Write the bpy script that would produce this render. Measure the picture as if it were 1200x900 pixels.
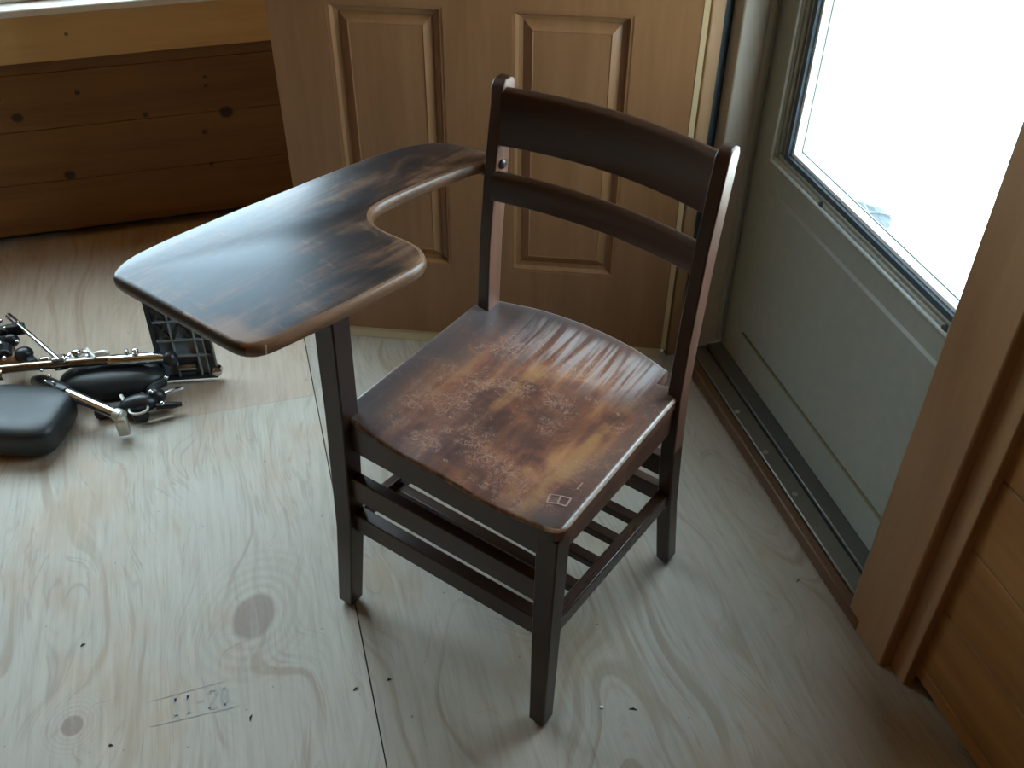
import bpy, bmesh, math, random
from mathutils import Vector, Matrix
random.seed(7)
for o in list(bpy.data.objects):
    bpy.data.objects.remove(o)
S = bpy.context.scene
C = S.collection

# ------------------------------------------------------------------ camera, world, exposure
AZ, PITCH, ROLL, FPX, CAMZ = -0.273775343746, 0.699441481684, 0.007817382788, 1178.4, 1.45
def camera():
    cd = bpy.data.cameras.new('camera'); co = bpy.data.objects.new('camera', cd); C.objects.link(co)
    fw = Vector((0, math.cos(PITCH), -math.sin(PITCH))); rt = Vector((1, 0, 0)); up = rt.cross(fw)
    r2 = math.cos(ROLL)*rt + math.sin(ROLL)*up; u2 = -math.sin(ROLL)*rt + math.cos(ROLL)*up
    R = Matrix.Rotation(AZ, 3, 'Z')
    r2, u2, fw = R @ r2, R @ u2, R @ fw
    m = Matrix((r2, u2, -fw)).transposed().to_4x4(); m.translation = (0, 0, CAMZ)
    co.matrix_world = m
    cd.sensor_width = 36; cd.lens = FPX/1200*36; cd.clip_start = .02; cd.clip_end = 200
    S.camera = co
camera()
S.view_settings.view_transform = 'Standard'; S.view_settings.look = 'None'
S.view_settings.gamma = 1; S.view_settings.use_curve_mapping = False
S.view_settings.exposure = .40
W = bpy.data.worlds.new('overcast_sky'); S.world = W; W.use_nodes = True
wn = W.node_tree.nodes; wn['Background'].inputs[0].default_value = (.68, .85, 1.0, 1); wn['Background'].inputs[1].default_value = 8.5
def portal(name, loc, rot, sx, sy):
    l = bpy.data.lights.new(name, 'AREA'); l.shape = 'RECTANGLE'; l.size = sx; l.size_y = sy; l.cycles.is_portal = True
    o = bpy.data.objects.new(name, l); C.objects.link(o); o.location = loc; o.rotation_euler = rot
portal('glass_door_portal', (1.03, 1.22, 1.22), (0, math.pi/2, 0), 1.4, .80)       # facing -x
portal('back_window_portal', (-.75, 2.72, 1.44), (-math.pi/2, 0, 0), 1.9, 1.75)      # facing -y

sun = bpy.data.lights.new('added_ground_sun', 'SUN'); sun.energy = 26; sun.angle = .02; sun.color = (1, .97, .92)   # added to whiten the ground outside, travels away from both openings
so = bpy.data.objects.new('added_ground_sun', sun); C.objects.link(so); so.rotation_euler = (math.radians(38), math.radians(-12), 0)

# ------------------------------------------------------------------ node helpers
def newmat(name):
    m = bpy.data.materials.new(name); m.use_nodes = True
    nt = m.node_tree; b = nt.nodes['Principled BSDF']
    return m, nt, b
class N:
    """small wrapper to write node maths tersely"""
    def __init__(s, nt): s.nt = nt
    def n(s, t, **k):
        x = s.nt.nodes.new(t)
        for a, v in k.items(): setattr(x, a, v)
        return x
    def put(s, inp, v):
        if hasattr(v, 'is_linked') or isinstance(v, bpy.types.NodeSocket): s.nt.links.new(v, inp)
        else: inp.default_value = v
    def m(s, op, a, b=0.0, c=None, clamp=False):
        x = s.n('ShaderNodeMath', operation=op, use_clamp=clamp); s.put(x.inputs[0], a); s.put(x.inputs[1], b)
        if c is not None: s.put(x.inputs[2], c)
        return x.outputs[0]
    def obj(s):
        return s.n('ShaderNodeTexCoord').outputs['Object']
    def mapv(s, v, scale=(1, 1, 1), loc=(0, 0, 0), rot=(0, 0, 0)):
        x = s.n('ShaderNodeMapping'); s.put(x.inputs['Vector'], v); x.inputs['Scale'].default_value = scale
        x.inputs['Location'].default_value = loc; x.inputs['Rotation'].default_value = rot
        return x.outputs[0]
    def noise(s, v, scale=5, detail=4, rough=.5, dist=0.0):
        x = s.n('ShaderNodeTexNoise'); s.put(x.inputs['Vector'], v); x.inputs['Scale'].default_value = scale
        x.inputs['Detail'].default_value = detail; x.inputs['Roughness'].default_value = rough; x.inputs['Distortion'].default_value = dist
        return x.outputs['Fac']
    def ramp(s, f, stops):
        x = s.n('ShaderNodeValToRGB'); s.put(x.inputs[0], f); e = x.color_ramp.elements
        while len(e) < len(stops): e.new(.5)
        for el, (p, c) in zip(e, stops):
            el.position = p; el.color = (*c, 1) if len(c) == 3 else c
        return x.outputs[0]
    def step(s, f, a, b):
        x = s.n('ShaderNodeMapRange', interpolation_type='SMOOTHSTEP'); s.put(x.inputs[0], f); x.inputs[1].default_value = a; x.inputs[2].default_value = b
        return x.outputs[0]
    def mix(s, f, a, b, mode='MIX'):
        x = s.n('ShaderNodeMix', data_type='RGBA', blend_type=mode); s.put(x.inputs[0], f)
        for i, v in ((6, a), (7, b)):
            s.put(x.inputs[i], (*v, 1) if isinstance(v, tuple) and len(v) == 3 else v)
        return x.outputs[2]
    def xyz(s, v):
        x = s.n('ShaderNodeSeparateXYZ'); s.put(x.inputs[0], v); return x.outputs
    def bump(s, h, strength=.2, dist=.002):
        x = s.n('ShaderNodeBump'); s.put(x.inputs['Height'], h); x.inputs['Strength'].default_value = strength; x.inputs['Distance'].default_value = dist
        return x.outputs[0]

def plain(name, col, rough=.5, metal=0.0, spec=.5):
    m, nt, b = newmat(name); g = N(nt); v = g.obj()
    f = g.noise(v, 40, 3)
    g.put(b.inputs['Base Color'], g.mix(f, tuple(c*.88 for c in col), tuple(min(1, c*1.1) for c in col)))
    g.put(b.inputs['Roughness'], g.m('ADD', rough-.05, g.m('MULTIPLY', f, .1)))
    b.inputs['Metallic'].default_value = metal; b.inputs['Specular IOR Level'].default_value = spec
    return m

AX = {'x': (1.2, 14, 14), 'y': (14, 1.2, 14), 'z': (14, 14, 1.2)}
def wood(name, stops, axis='y', rough=.5, spec=.4, scale=1.0, bump=.12, fine=True, knots=None, coat=0.0):
    """long-grained board; stops = colour ramp over the grain noise"""
    m, nt, b = newmat(name); g = N(nt); v = g.obj()
    big = g.noise(v, 1.7, 2)
    vv = g.mapv(v, tuple(a*scale for a in AX[axis]))
    f = g.noise(vv, 1.0, 5, .55, .6)
    fi = g.noise(vv, 7.0, 3, .6)
    fac = g.m('ADD', g.m('MULTIPLY', f, .75), g.m('MULTIPLY', fi, .25))
    fac = g.m('ADD', fac, g.m('MULTIPLY', g.m('SUBTRACT', big, .5), .35))
    col = g.ramp(fac, stops)
    if knots:
        X = g.xyz(v)
        for (a, c, r, ia, ib, kc) in knots:         # ring-knots: centre a,c on axes ia,ib
            dx = g.m('SUBTRACT', X[ia], a); dy = g.m('SUBTRACT', X[ib], c)
            d = g.m('SQRT', g.m('ADD', g.m('MULTIPLY', dx, dx), g.m('MULTIPLY', g.m('MULTIPLY', dy, dy), 1.3)))
            k = g.m('SUBTRACT', 1.0, g.step(d, r*.55, r))
            col = g.mix(g.m('MULTIPLY', k, .85), col, kc)
    g.put(b.inputs['Base Color'], col)
    b.inputs['Specular IOR Level'].default_value = spec
    g.put(b.inputs['Roughness'], g.m('ADD', rough-.06, g.m('MULTIPLY', fi, .12)))
    if coat: b.inputs['Coat Weight'].default_value = coat; b.inputs['Coat Roughness'].default_value = .25
    g.put(b.inputs['Normal'], g.bump(fac, bump, .002))
    return m

def plywood(name, base, streak, warm, knots=(), ringy=1.0):
    m, nt, b = newmat(name); g = N(nt); v = g.obj(); X = g.xyz(v)
    # grain coordinate: across the sheet (x), pulled around the knots
    warp = g.m('MULTIPLY', g.m('SUBTRACT', g.noise(g.mapv(v, (2.2, .9, 1)), 1.3, 2), .5), .55*ringy)
    gx = g.m('ADD', X[0], warp)
    ring = None; kmask = None
    for (kx, ky, r, asp, rz) in knots:
        cs, sn = math.cos(rz), math.sin(rz)
        dx = g.m('SUBTRACT', X[0], kx); dy = g.m('SUBTRACT', X[1], ky)
        ex = g.m('ADD', g.m('MULTIPLY', dx, cs), g.m('MULTIPLY', dy, sn)); ey = g.m('SUBTRACT', g.m('MULTIPLY', dy, cs), g.m('MULTIPLY', dx, sn))
        d = g.m('SQRT', g.m('ADD', g.m('MULTIPLY', ex, ex), g.m('MULTIPLY', g.m('MULTIPLY', ey, ey), 1/(asp*asp))))
        d = g.m('ADD', d, g.m('MULTIPLY', g.m('SUBTRACT', g.noise(v, 30, 2), .5), r*.25))
        fall = g.m('SUBTRACT', 1.0, g.step(d, r, r*4.2))
        rr = g.m('MULTIPLY', g.m('MULTIPLY', g.m('ADD', g.m('SINE', g.m('MULTIPLY', d, 6.28/(r*.42))), 1.0), .5), fall)
        ring = rr if ring is None else g.m('MAXIMUM', ring, rr)
        k = g.m('SUBTRACT', 1.0, g.step(d, r*.82, r*1.05))
        kmask = k if kmask is None else g.m('MAXIMUM', kmask, k)
        gx = g.m('ADD', gx, g.m('MULTIPLY', fall, g.m('MULTIPLY', d, .9)))
    comb = g.n('ShaderNodeCombineXYZ'); g.put(comb.inputs[0], g.m('MULTIPLY', gx, 26)); g.put(comb.inputs[1], g.m('MULTIPLY', X[1], 1.6))
    f = g.noise(comb.outputs[0], 1.0, 4, .55, .4)
    fine = g.noise(g.mapv(v, (160, 7, 1)), 1.0, 3, .6)
    blot = g.noise(g.mapv(v, (3, 2, 1)), 1.2, 4, .6)
    late = g.step(f, .54, .68)                                    # late-wood bands
    thin = g.m('MULTIPLY', g.m('SUBTRACT', 1.0, g.step(g.m('ABSOLUTE', g.m('SUBTRACT', f, .47)), .0, .02)), .5)
    c = g.mix(late, base, streak)
    c = g.mix(g.m('MULTIPLY', thin, g.step(blot, .4, .6)), c, tuple(x*.62 for x in streak))
    c = g.mix(g.m('MULTIPLY', g.step(blot, .47, .68), .75), c, warm)
    c = g.mix(g.m('MULTIPLY', g.m('SUBTRACT', fine, .5), 1.1, clamp=True), c, tuple(x*.6 for x in streak))
    if ring is not None:
        c = g.mix(g.m('MULTIPLY', ring, .22), c, (.24, .17, .11))
        c = g.mix(g.m('MULTIPLY', kmask, .72), c, (.20, .135, .105))
    # small dark specks of grit
    sp = g.noise(g.mapv(v, (1, 1, 1)), 95, 1)
    c = g.mix(g.m('MULTIPLY', g.step(sp, .765, .79), .55), c, (.06, .05, .04))
    med = g.noise(g.mapv(v, (75, 5, 1), (4, 0, 0)), 1.0, 4, .6)
    c = g.mix(g.m('MULTIPLY', g.step(med, .50, .70), .24), c, tuple(x*.74 for x in streak))
    c = g.mix(g.m('MULTIPLY', g.step(med, .48, .32), .22), c, tuple(min(1, x*1.28) for x in base))
    g.put(b.inputs['Base Color'], c)
    g.put(b.inputs['Roughness'], g.m('ADD', .42, g.m('MULTIPLY', fine, .2)))
    b.inputs['Specular IOR Level'].default_value = .35
    g.put(b.inputs['Normal'], g.bump(g.m('ADD', g.m('MULTIPLY', fine, .6), g.m('MULTIPLY', f, .4)), .10, .0015))
    return m

# ------------------------------------------------------------------ mesh helpers
def finish(o, smooth=True, ang=35):
    if smooth:
        for p in o.data.polygons: p.use_smooth = True
        o.data.set_sharp_from_angle(angle=math.radians(ang))
    return o
def obj(name, bm, mats, parent=None, smooth=True, bevel=0, seg=2, off=(0, 0, 0), ang=35, bmat=None):
    """link a bmesh as ONE object; off is subtracted so that world-space shapes sit under their Empty"""
    bmesh.ops.recalc_face_normals(bm, faces=bm.faces)
    if off != (0, 0, 0): bmesh.ops.translate(bm, verts=bm.verts, vec=-Vector(off))
    me = bpy.data.meshes.new(name); bm.to_mesh(me); bm.free()
    o = bpy.data.objects.new(name, me); C.objects.link(o)
    for m in (mats if isinstance(mats, (list, tuple)) else [mats]): me.materials.append(m)
    if parent: o.parent = parent
    if bevel:
        md = o.modifiers.new('bevel', 'BEVEL'); md.width = bevel; md.segments = seg; md.limit_method = 'ANGLE'; md.angle_limit = math.radians(40)
        if bmat is not None: md.material = bmat
    return finish(o, smooth, ang)
def thing(name, label, cat, loc=(0, 0, 0), rz=0, group=None):
    o = bpy.data.objects.new(name, None); C.objects.link(o); o.empty_display_size = .05
    o.location = loc; o.rotation_euler = (0, 0, rz); o['label'] = label; o['category'] = cat
    if group: o['group'] = group
    return o
def tag(o, label, cat, group=None):
    o['label'] = label; o['category'] = cat
    if group: o['group'] = group
    return o
def struct(o, label=None, cat=None):
    o['kind'] = 'structure'
    if label: o['label'] = label
    if cat: o['category'] = cat
    return o
def B(): return bmesh.new()
def box(bm, x0, x1, y0, y1, z0, z1, mi=0):
    vs = [bm.verts.new((x, y, z)) for z in (z0, z1) for x, y in ((x0, y0), (x1, y0), (x1, y1), (x0, y1))]
    fs = [bm.faces.new([vs[i] for i in q]) for q in ((3, 2, 1, 0), (4, 5, 6, 7), (0, 1, 5, 4), (1, 2, 6, 5), (2, 3, 7, 6), (3, 0, 4, 7))]
    for f in fs: f.material_index = mi
    return vs
def beam(bm, p, q, w, h, up=(0, 0, 1)):
    """rectangular bar from p to q, w sideways, h upwards"""
    p, q = Vector(p), Vector(q); d = (q-p).normalized(); s = d.cross(Vector(up)).normalized(); u = s.cross(d)
    rings = []
    for c in (p, q):
        rings.append([bm.verts.new(c + s*a*w/2 + u*b*h/2) for a, b in ((-1, -1), (1, -1), (1, 1), (-1, 1))])
    for i in range(4): bm.faces.new((rings[0][i], rings[0][(i+1) % 4], rings[1][(i+1) % 4], rings[1][i]))
    bm.faces.new(rings[0][::-1]); bm.faces.new(rings[1])
def tube(bm, pts, r, n=12, closed=False):
    pts = [Vector(p) for p in pts]; rs = r if isinstance(r, (list, tuple)) else [r]*len(pts)
    rings = []; last = None
    for i, p in enumerate(pts):
        if closed: d = pts[(i+1) % len(pts)] - pts[i-1]
        else: d = pts[min(i+1, len(pts)-1)] - pts[max(i-1, 0)]
        d.normalize()
        a = last if last is not None else (Vector((0, 0, 1)) if abs(d.z) < .9 else Vector((1, 0, 0)))
        s = (a - d*a.dot(d)).normalized(); last = s; t = d.cross(s)
        rings.append([bm.verts.new(p + (s*math.cos(2*math.pi*k/n) + t*math.sin(2*math.pi*k/n))*rs[i]) for k in range(n)])
    m = len(rings)
    for i in range(m if closed else m-1):
        A, D = rings[i], rings[(i+1) % m]
        for k in range(n): bm.faces.new((A[k], A[(k+1) % n], D[(k+1) % n], D[k]))
    if not closed: bm.faces.new(rings[0][::-1]); bm.faces.new(rings[-1])
def ball(bm, c, rx, ry, rz, e=1.0, rot=0.0, nu=28, nv=16, tilt=None):
    """superellipsoid (e < 1 is boxier)"""
    def pw(x): return math.copysign(abs(x)**e, x)
    rows = []; M = Matrix.Rotation(rot, 3, 'Z')
    if tilt: M = M @ Matrix.Rotation(tilt, 3, 'X')
    for j in range(nv+1):
        ph = -math.pi/2 + math.pi*j/nv
        if j in (0, nv): rows.append([bm.verts.new(Vector(c) + M @ Vector((0, 0, math.copysign(rz, ph))))]); continue
        rows.append([bm.verts.new(Vector(c) + M @ Vector((rx*pw(math.cos(ph))*pw(math.cos(t)), ry*pw(math.cos(ph))*pw(math.sin(t)), rz*pw(math.sin(ph))))) for t in (2*math.pi*i/nu for i in range(nu))])
    for j in range(nv):
        A, D = rows[j], rows[j+1]
        for i in range(nu):
            k = (i+1) % nu
            if j == 0: bm.faces.new((A[0], D[k], D[i]))
            elif j == nv-1: bm.faces.new((A[i], A[k], D[0]))
            else: bm.faces.new((A[i], A[k], D[k], D[i]))
def loft(bm, secs):
    """secs: (u, v, z, half_u, half_v) rectangular sections joined into a tapering leg"""
    rings = [[bm.verts.new((u+a*hu, v+b*hv, z)) for a, b in ((-1, -1), (1, -1), (1, 1), (-1, 1))] for u, v, z, hu, hv in secs]
    for A, D in zip(rings, rings[1:]):
        for i in range(4): bm.faces.new((A[i], A[(i+1) % 4], D[(i+1) % 4], D[i]))
    bm.faces.new(rings[0][::-1]); bm.faces.new(rings[-1])

# ------------------------------------------------------------------ materials of the room
M = {}
KN = [(-.139, 1.166, .038, 1.3, -.35), (-.434, 1.027, .0175, 1.1, 0)]
M['ply'] = plywood('sanded_plywood', (.415, .375, .315), (.32, .265, .20), (.40, .29, .19), KN)
M['ply_far'] = plywood('pinkish_plywood', (.42, .33, .25), (.36, .265, .19), (.37, .26, .175))
M['ply_right'] = plywood('swirly_plywood', (.355, .315, .26), (.265, .215, .16), (.33, .24, .15), ringy=1.6)
M['sub'] = plain('subfloor_dark', (.03, .025, .02), .9)
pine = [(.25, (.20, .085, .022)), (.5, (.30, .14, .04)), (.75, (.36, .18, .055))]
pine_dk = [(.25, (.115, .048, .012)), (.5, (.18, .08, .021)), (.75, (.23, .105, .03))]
kc = (.022, .014, .008)
bk = [(-.057, .31, .022, 0, 2, kc), (-.552, .352, .017, 0, 2, kc), (-.473, .185, .018, 0, 2, kc), (-.12, .262, .010, 0, 2, kc), (-.095, .385, .006, 0, 2, kc),
      (-.093, .408, .006, 0, 2, kc), (-.255, .325, .009, 0, 2, kc), (-.40, .40, .008, 0, 2, kc), (-.58, .405, .007, 0, 2, kc), (-.12, .17, .007, 0, 2, kc)]
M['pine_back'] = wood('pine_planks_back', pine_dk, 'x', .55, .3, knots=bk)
M['pine_right'] = wood('pine_planks_right', pine, 'y', .55, .3, knots=[(.775, .27, .012, 1, 2, (.06, .03, .015)), (.765, .288, .008, 1, 2, (.08, .04, .02))])
M['pine_x'] = wood('pine_board', [(.25, (.46, .28, .11)), (.5, (.56, .36, .15)), (.75, (.62, .41, .18))], 'x', .5, .35, knots=[(-.385, .55, .006, 0, 2, (.1, .05, .02))])
M['pine_z'] = wood('pine_casing', [(.25, (.27, .148, .070)), (.5, (.335, .19, .092)), (.75, (.39, .225, .112))], 'z', .5, .35)
M['pine_gen'] = wood('pine_boards_plain', pine, 'y', .55, .3)
M['door_wood'] = wood('stained_door_wood', [(.25, (.18, .084, .033)), (.5, (.23, .11, .046)), (.75, (.28, .143, .064))], 'z', .38, .45, bump=.06)
M['bare_edge'] = wood('bare_door_edge', [(.25, (.40, .29, .15)), (.75, (.50, .37, .21))], 'z', .6, .3)
M['bare_x'] = wood('bare_door_bottom', [(.25, (.52, .42, .24)), (.75, (.66, .55, .36))], 'x', .6, .3)
M['metal_door'] = plain('painted_metal_door', (.275, .28, .24), .42, 0, .4)
M['jamb'] = plain('jamb_paint', (.42, .37, .30), .5)
M['gasket'] = plain('dark_gasket_and_gap', (.035, .05, .065), .7)
M['bead'] = plain('pale_frame_bead', (.55, .60, .60), .3, 0, .5)
M['alu'] = plain('dull_aluminium', (.20, .19, .165), .42, .55)
M['alu_dk'] = plain('dirty_aluminium', (.13, .13, .115), .45, .5)
M['sillwood'] = wood('threshold_wood', [(.3, (.09, .045, .02)), (.7, (.15, .075, .035))], 'y', .5, .4)
M['screw'] = plain('zinc_screw', (.5, .5, .48), .3, .9)
M['ground'] = plain('pale_gravel', (.62, .62, .58), .9)
def glassmat():
    m = bpy.data.materials.new('clear_window_glass'); m.use_nodes = True; nt = m.node_tree; g = N(nt)
    nt.nodes.remove(nt.nodes['Principled BSDF']); out = nt.nodes['Material Output']
    t = g.n('ShaderNodeBsdfTransparent'); t.inputs[0].default_value = (.95, .985, .97, 1)
    gl = g.n('ShaderNodeBsdfGlossy'); gl.inputs['Roughness'].default_value = .02
    lw = g.n('ShaderNodeLayerWeight'); lw.inputs[0].default_value = .5
    fac = g.m('ADD', .025, g.m('MULTIPLY', g.m('POWER', lw.outputs['Facing'], 5.0), .6))
    mx = g.n('ShaderNodeMixShader'); nt.links.new(fac, mx.inputs[0]); nt.links.new(t.outputs[0], mx.inputs[1]); nt.links.new(gl.outputs[0], mx.inputs[2])
    nt.links.new(mx.outputs[0], out.inputs[0]); return m
M['glass'] = glassmat()

# ------------------------------------------------------------------ the setting
XL, YF, ZC = -2.5, -2.0, 2.45
bm = B(); box(bm, XL, .0350, YF, 1.7345, -.018, 0, 0); box(bm, XL, .0350, 1.7350, 2.64, -.018, 0, 1); box(bm, .0372, 1.02, YF, 2.64, -.018, 0, 2)
box(bm, XL, 1.02, YF, 2.64, -.06, -.012, 3)
struct(obj('floor', bm, [M['ply'], M['ply_far'], M['ply_right'], M['sub']], smooth=False), 'bare plywood sheet floor with a dark seam and knots', 'floor')
# faint ink stamp on the sheet: 11-20 between two ruled lines
bm = B()
def stroke(bm, p, q, w=.0022, z=.0004):
    p, q = Vector(p), Vector(q); d = (q-p).normalized(); s = Vector((-d.y, d.x))*w/2
    vs = [bm.verts.new((a.x, a.y, z)) for a in (p-s, q-s, q+s, p+s)]; bm.faces.new(vs)
bx, by, sx, sy = -.282, 1.0, .0155, .034
def glyph(n, ox):
    P = {'1': [((.5, 0), (.5, 1)), ((.2, .75), (.5, 1)), ((.2, 0), (.8, 0))], '-': [((.05, .5), (.75, .5))],
         '2': [((0, .8), (.3, 1)), ((.3, 1), (.75, .95)), ((.75, .95), (.85, .7)), ((.85, .7), (0, 0)), ((0, 0), (.9, 0))],
         '0': [((.1, .2), (.1, .8)), ((.1, .8), (.4, 1)), ((.4, 1), (.7, .8)), ((.7, .8), (.7, .2)), ((.7, .2), (.4, 0)), ((.4, 0), (.1, .2))]}
    for p, q in P[n]: stroke(bm, (bx+ox+p[0]*sx, by+p[1]*sy), (bx+ox+q[0]*sx, by+q[1]*sy), .0046)
for i, ch in enumerate('11-20'): glyph(ch, i*.0195)
stroke(bm, (-.315, 1.039), (-.195, 1.046), .0018); stroke(bm, (-.315, .992), (-.175, .993), .0022)
o = obj('ink_stamp', bm, plain('faded_grey_ink', (.31, .295, .265), .6), bpy.data.objects['floor'], smooth=False); o['label'] = 'faded grey stamped numbers 11-20'

# back wall: planks below the window, plain planks above and beside it
def planks_x(bm, x0, x1, y0, y1, z0, z1, pitch=.14, mi=0):
    z = z0
    while z < z1-1e-4:
        t = min(z+pitch, z1); box(bm, x0, x1, y0, y1, z+.0004, t-.0004, mi); z += pitch
bm = B()
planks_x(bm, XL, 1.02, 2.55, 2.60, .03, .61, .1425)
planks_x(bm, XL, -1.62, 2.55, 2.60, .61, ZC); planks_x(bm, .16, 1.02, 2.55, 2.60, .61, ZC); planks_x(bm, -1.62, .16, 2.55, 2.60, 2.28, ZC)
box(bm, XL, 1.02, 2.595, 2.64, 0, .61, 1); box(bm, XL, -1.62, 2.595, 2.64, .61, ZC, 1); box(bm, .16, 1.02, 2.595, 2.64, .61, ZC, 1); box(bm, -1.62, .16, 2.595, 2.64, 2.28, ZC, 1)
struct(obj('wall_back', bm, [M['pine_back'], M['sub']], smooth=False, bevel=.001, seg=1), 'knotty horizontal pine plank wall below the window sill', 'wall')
bm = B(); box(bm, -1.66, .30, 2.535, 2.552, .489, .600)
struct(obj('trim_1', bm, M['pine_x'], bevel=.003), 'lighter pine board under the back window sill', 'trim')
w = struct(bpy.data.objects.new('window_1', None)); C.objects.link(w); w.location = (-.73, 2.58, .61); w['label'] = 'bright window above the back wall planks with a pale sill'; w['category'] = 'window'
off = tuple(w.location)
bm = B(); box(bm, -1.66, .30, 2.525, 2.66, .600, .618)
obj('window_sill', bm, plain('white_sill_paint', (.72, .70, .64), .35), w, bevel=.004, off=off)
bm = B()
for a in (-1.62, -.76, .115): box(bm, a, a+.045, 2.575, 2.63, .618, 2.28)
box(bm, -1.62, .16, 2.575, 2.63, .618, .65); box(bm, -1.62, .16, 2.575, 2.63, 2.235, 2.28)  # unseen window top, raised so the chair rails catch highlights
obj('window_frame', bm, plain('window_frame_paint', (.7, .7, .66), .4), w, smooth=False, bevel=.003, off=off)
bm = B(); box(bm, -1.58, .12, 2.603, 2.607, .645, 2.24); obj('window_pane', bm, M['glass'], w, smooth=False, off=off)

# right wall, on both sides of the door opening
bm = B()
z = .026
for zt in (.055, .196, .337, .478, .60, .741, .882, 1.023, 1.164, 1.305, 1.446, 1.587, 1.728, 1.869, 2.01, 2.15, 2.29, 2.43):
    box(bm, .90, .935, YF, .84, z+.0008, zt-.0008, 0)
    box(bm, .90, .935, 1.70, 2.56, z+.0008, zt-.0008, 0)
    if zt > 2.14: box(bm, .90, .935, .84, 1.70, z+.0008, zt-.0008, 0)
    z = zt
box(bm, .93, 1.02, YF, .80, 0, ZC, 1); box(bm, .93, 1.02, 1.70, 2.56, 0, ZC, 1); box(bm, .93, 1.02, .80, 1.70, 2.06, ZC, 1)
struct(obj('wall_right', bm, [M['pine_right'], M['sub']], smooth=False, bevel=.0022, seg=1), 'horizontal pine plank wall beside the glass door', 'wall')
bm = B(); planks_x(bm, XL-.05, XL, YF, 2.6, 0, ZC); struct(obj('wall_left', bm, M['pine_gen'], smooth=False))
bm = B(); planks_x(bm, XL, 1.02, YF-.05, YF, 0, ZC); struct(obj('wall_front', bm, M['pine_gen'], smooth=False))
bm = B(); box(bm, XL-.05, 1.05, YF-.05, 2.66, ZC, ZC+.05); struct(obj('ceiling', bm, M['pine_gen'], smooth=False))
# door casings
bm = B(); box(bm, .865, .901, .785, .895, 0, 2.12); struct(obj('trim_2', bm, M['pine_z'], bevel=.004), 'flat pine door casing to the right of the glass door', 'trim')
bm = B(); box(bm, .885, .905, .745, .7852, .0, 2.12); struct(obj('trim_3', bm, M['pine_z'], bevel=.002), 'narrow pine strip along the near edge of the door casing', 'trim')
bm = B(); box(bm, .838, .866, 1.664, 1.76, 0, 2.12); struct(obj('trim_4', bm, M['pine_z'], bevel=.003), 'pine casing strip between the open wooden door and the jamb', 'trim')
bm = B(); box(bm, .866, .888, 1.676, 1.78, 0, 2.12); struct(obj('gap_shadow_strip', bm, M['gasket'], bevel=.002))  # dark strip standing in for the shadowed gap beside the jamb
bm = B(); box(bm, .888, 1.02, 1.637, 1.72, 0, 2.06); box(bm, .90, 1.02, .80, .815, 0, 2.06); box(bm, .888, 1.02, .815, 1.637, 2.03, 2.06); 
struct(obj('trim_6', bm, M['jamb'], bevel=.003), 'painted jamb at the hinge side of the glass door', 'trim')
# threshold
t = struct(bpy.data.objects.new('trim_7', None)); C.objects.link(t); t.location = (.9, 1.23, 0); t['label'] = 'worn wood and metal threshold under the glass door'; t['category'] = 'threshold'
off = tuple(t.location)
bm = B(); box(bm, .864, .884, .86, 1.70, 0, .031); obj('wood_nosing', bm, M['sillwood'], t, bevel=.004, off=off)
bm = B(); box(bm, .884, .921, .86, 1.68, 0, .034); obj('metal_strip', bm, M['alu'], t, bevel=.003, off=off)
bm = B(); box(bm, .923, 1.02, .815, 1.66, 0, .040); obj('metal_saddle', bm, M['alu_dk'], t, bevel=.003, off=off)
for (a, c) in ((.893, 1.409), (.897, 1.158), (.895, 1.28)):
    bm = B(); tube(bm, [(a, c, .033), (a, c, .0352), (a, c, .036)], [.0055, .0055, .003], 12); obj('screw', bm, M['screw'], t, off=off)
# glass storm door
d2 = struct(bpy.data.objects.new('door_2', None)); C.objects.link(d2); d2.location = (.97, 1.225, .043); d2['label'] = 'pale metal exterior door with one large bright glass pane'; d2['category'] = 'door'
off = tuple(d2.location)
gy0, gy1, gz0, gz1 = .935, 1.505, .573, 1.90                            # glass opening
fy0, fy1, fz0, fz1 = .882, 1.560, .533, 1.945                           # outer edge of its frame
dy0, dy1, dz0, dz1, dx0, dx1 = .818, 1.632, .043, 2.025, .955, .990
bm = B(); box(bm, dx0, dx1, dy0, gy0, dz0, dz1); box(bm, dx0, dx1, gy1, dy1, dz0, dz1); box(bm, dx0, dx1, gy0, gy1, dz0, gz0); box(bm, dx0, dx1, gy0, gy1, gz1, dz1)
slab = obj('door_slab', bm, M['metal_door'], d2, smooth=False, off=off)
def ring(bm, x0, x1, a0, a1, b0, b1, wd):                               # rectangular frame in the door plane
    box(bm, x0, x1, a0, a1, b0, b0+wd); box(bm, x0, x1, a0, a1, b1-wd, b1); box(bm, x0, x1, a0, a0+wd, b0+wd, b1-wd); box(bm, x0, x1, a1-wd, a1, b0+wd, b1-wd)
bm = B(); ring(bm, .946, .956, fy0, fy1, fz0, fz1, .024); obj('lite_frame', bm, M['metal_door'], d2, bevel=.004, off=off)
bm = B(); ring(bm, .9425, .957, fy0+.010, fy1-.010, fz0+.010, fz1-.010, .006); obj('frame_bead', bm, M['bead'], d2, bevel=.002, off=off)
bm = B(); ring(bm, .949, .958, fy0+.023, fy1-.023, fz0+.023, fz1-.023, .010); obj('inner_frame', bm, M['metal_door'], d2, bevel=.004, off=off)
bm = B(); ring(bm, .950, .962, gy0-.010, gy1+.010, gz0-.010, gz1+.010, .012); obj('gasket', bm, M['gasket'], d2, bevel=.001, off=off)
bm = B(); ring(bm, .958, .972, gy0-.003, gy1+.003, gz0-.003, gz1+.003, .012); obj('glass_spacer', bm, plain('white_spacer', (.8, .82, .8), .4), d2, bevel=.001, off=off)
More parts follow.
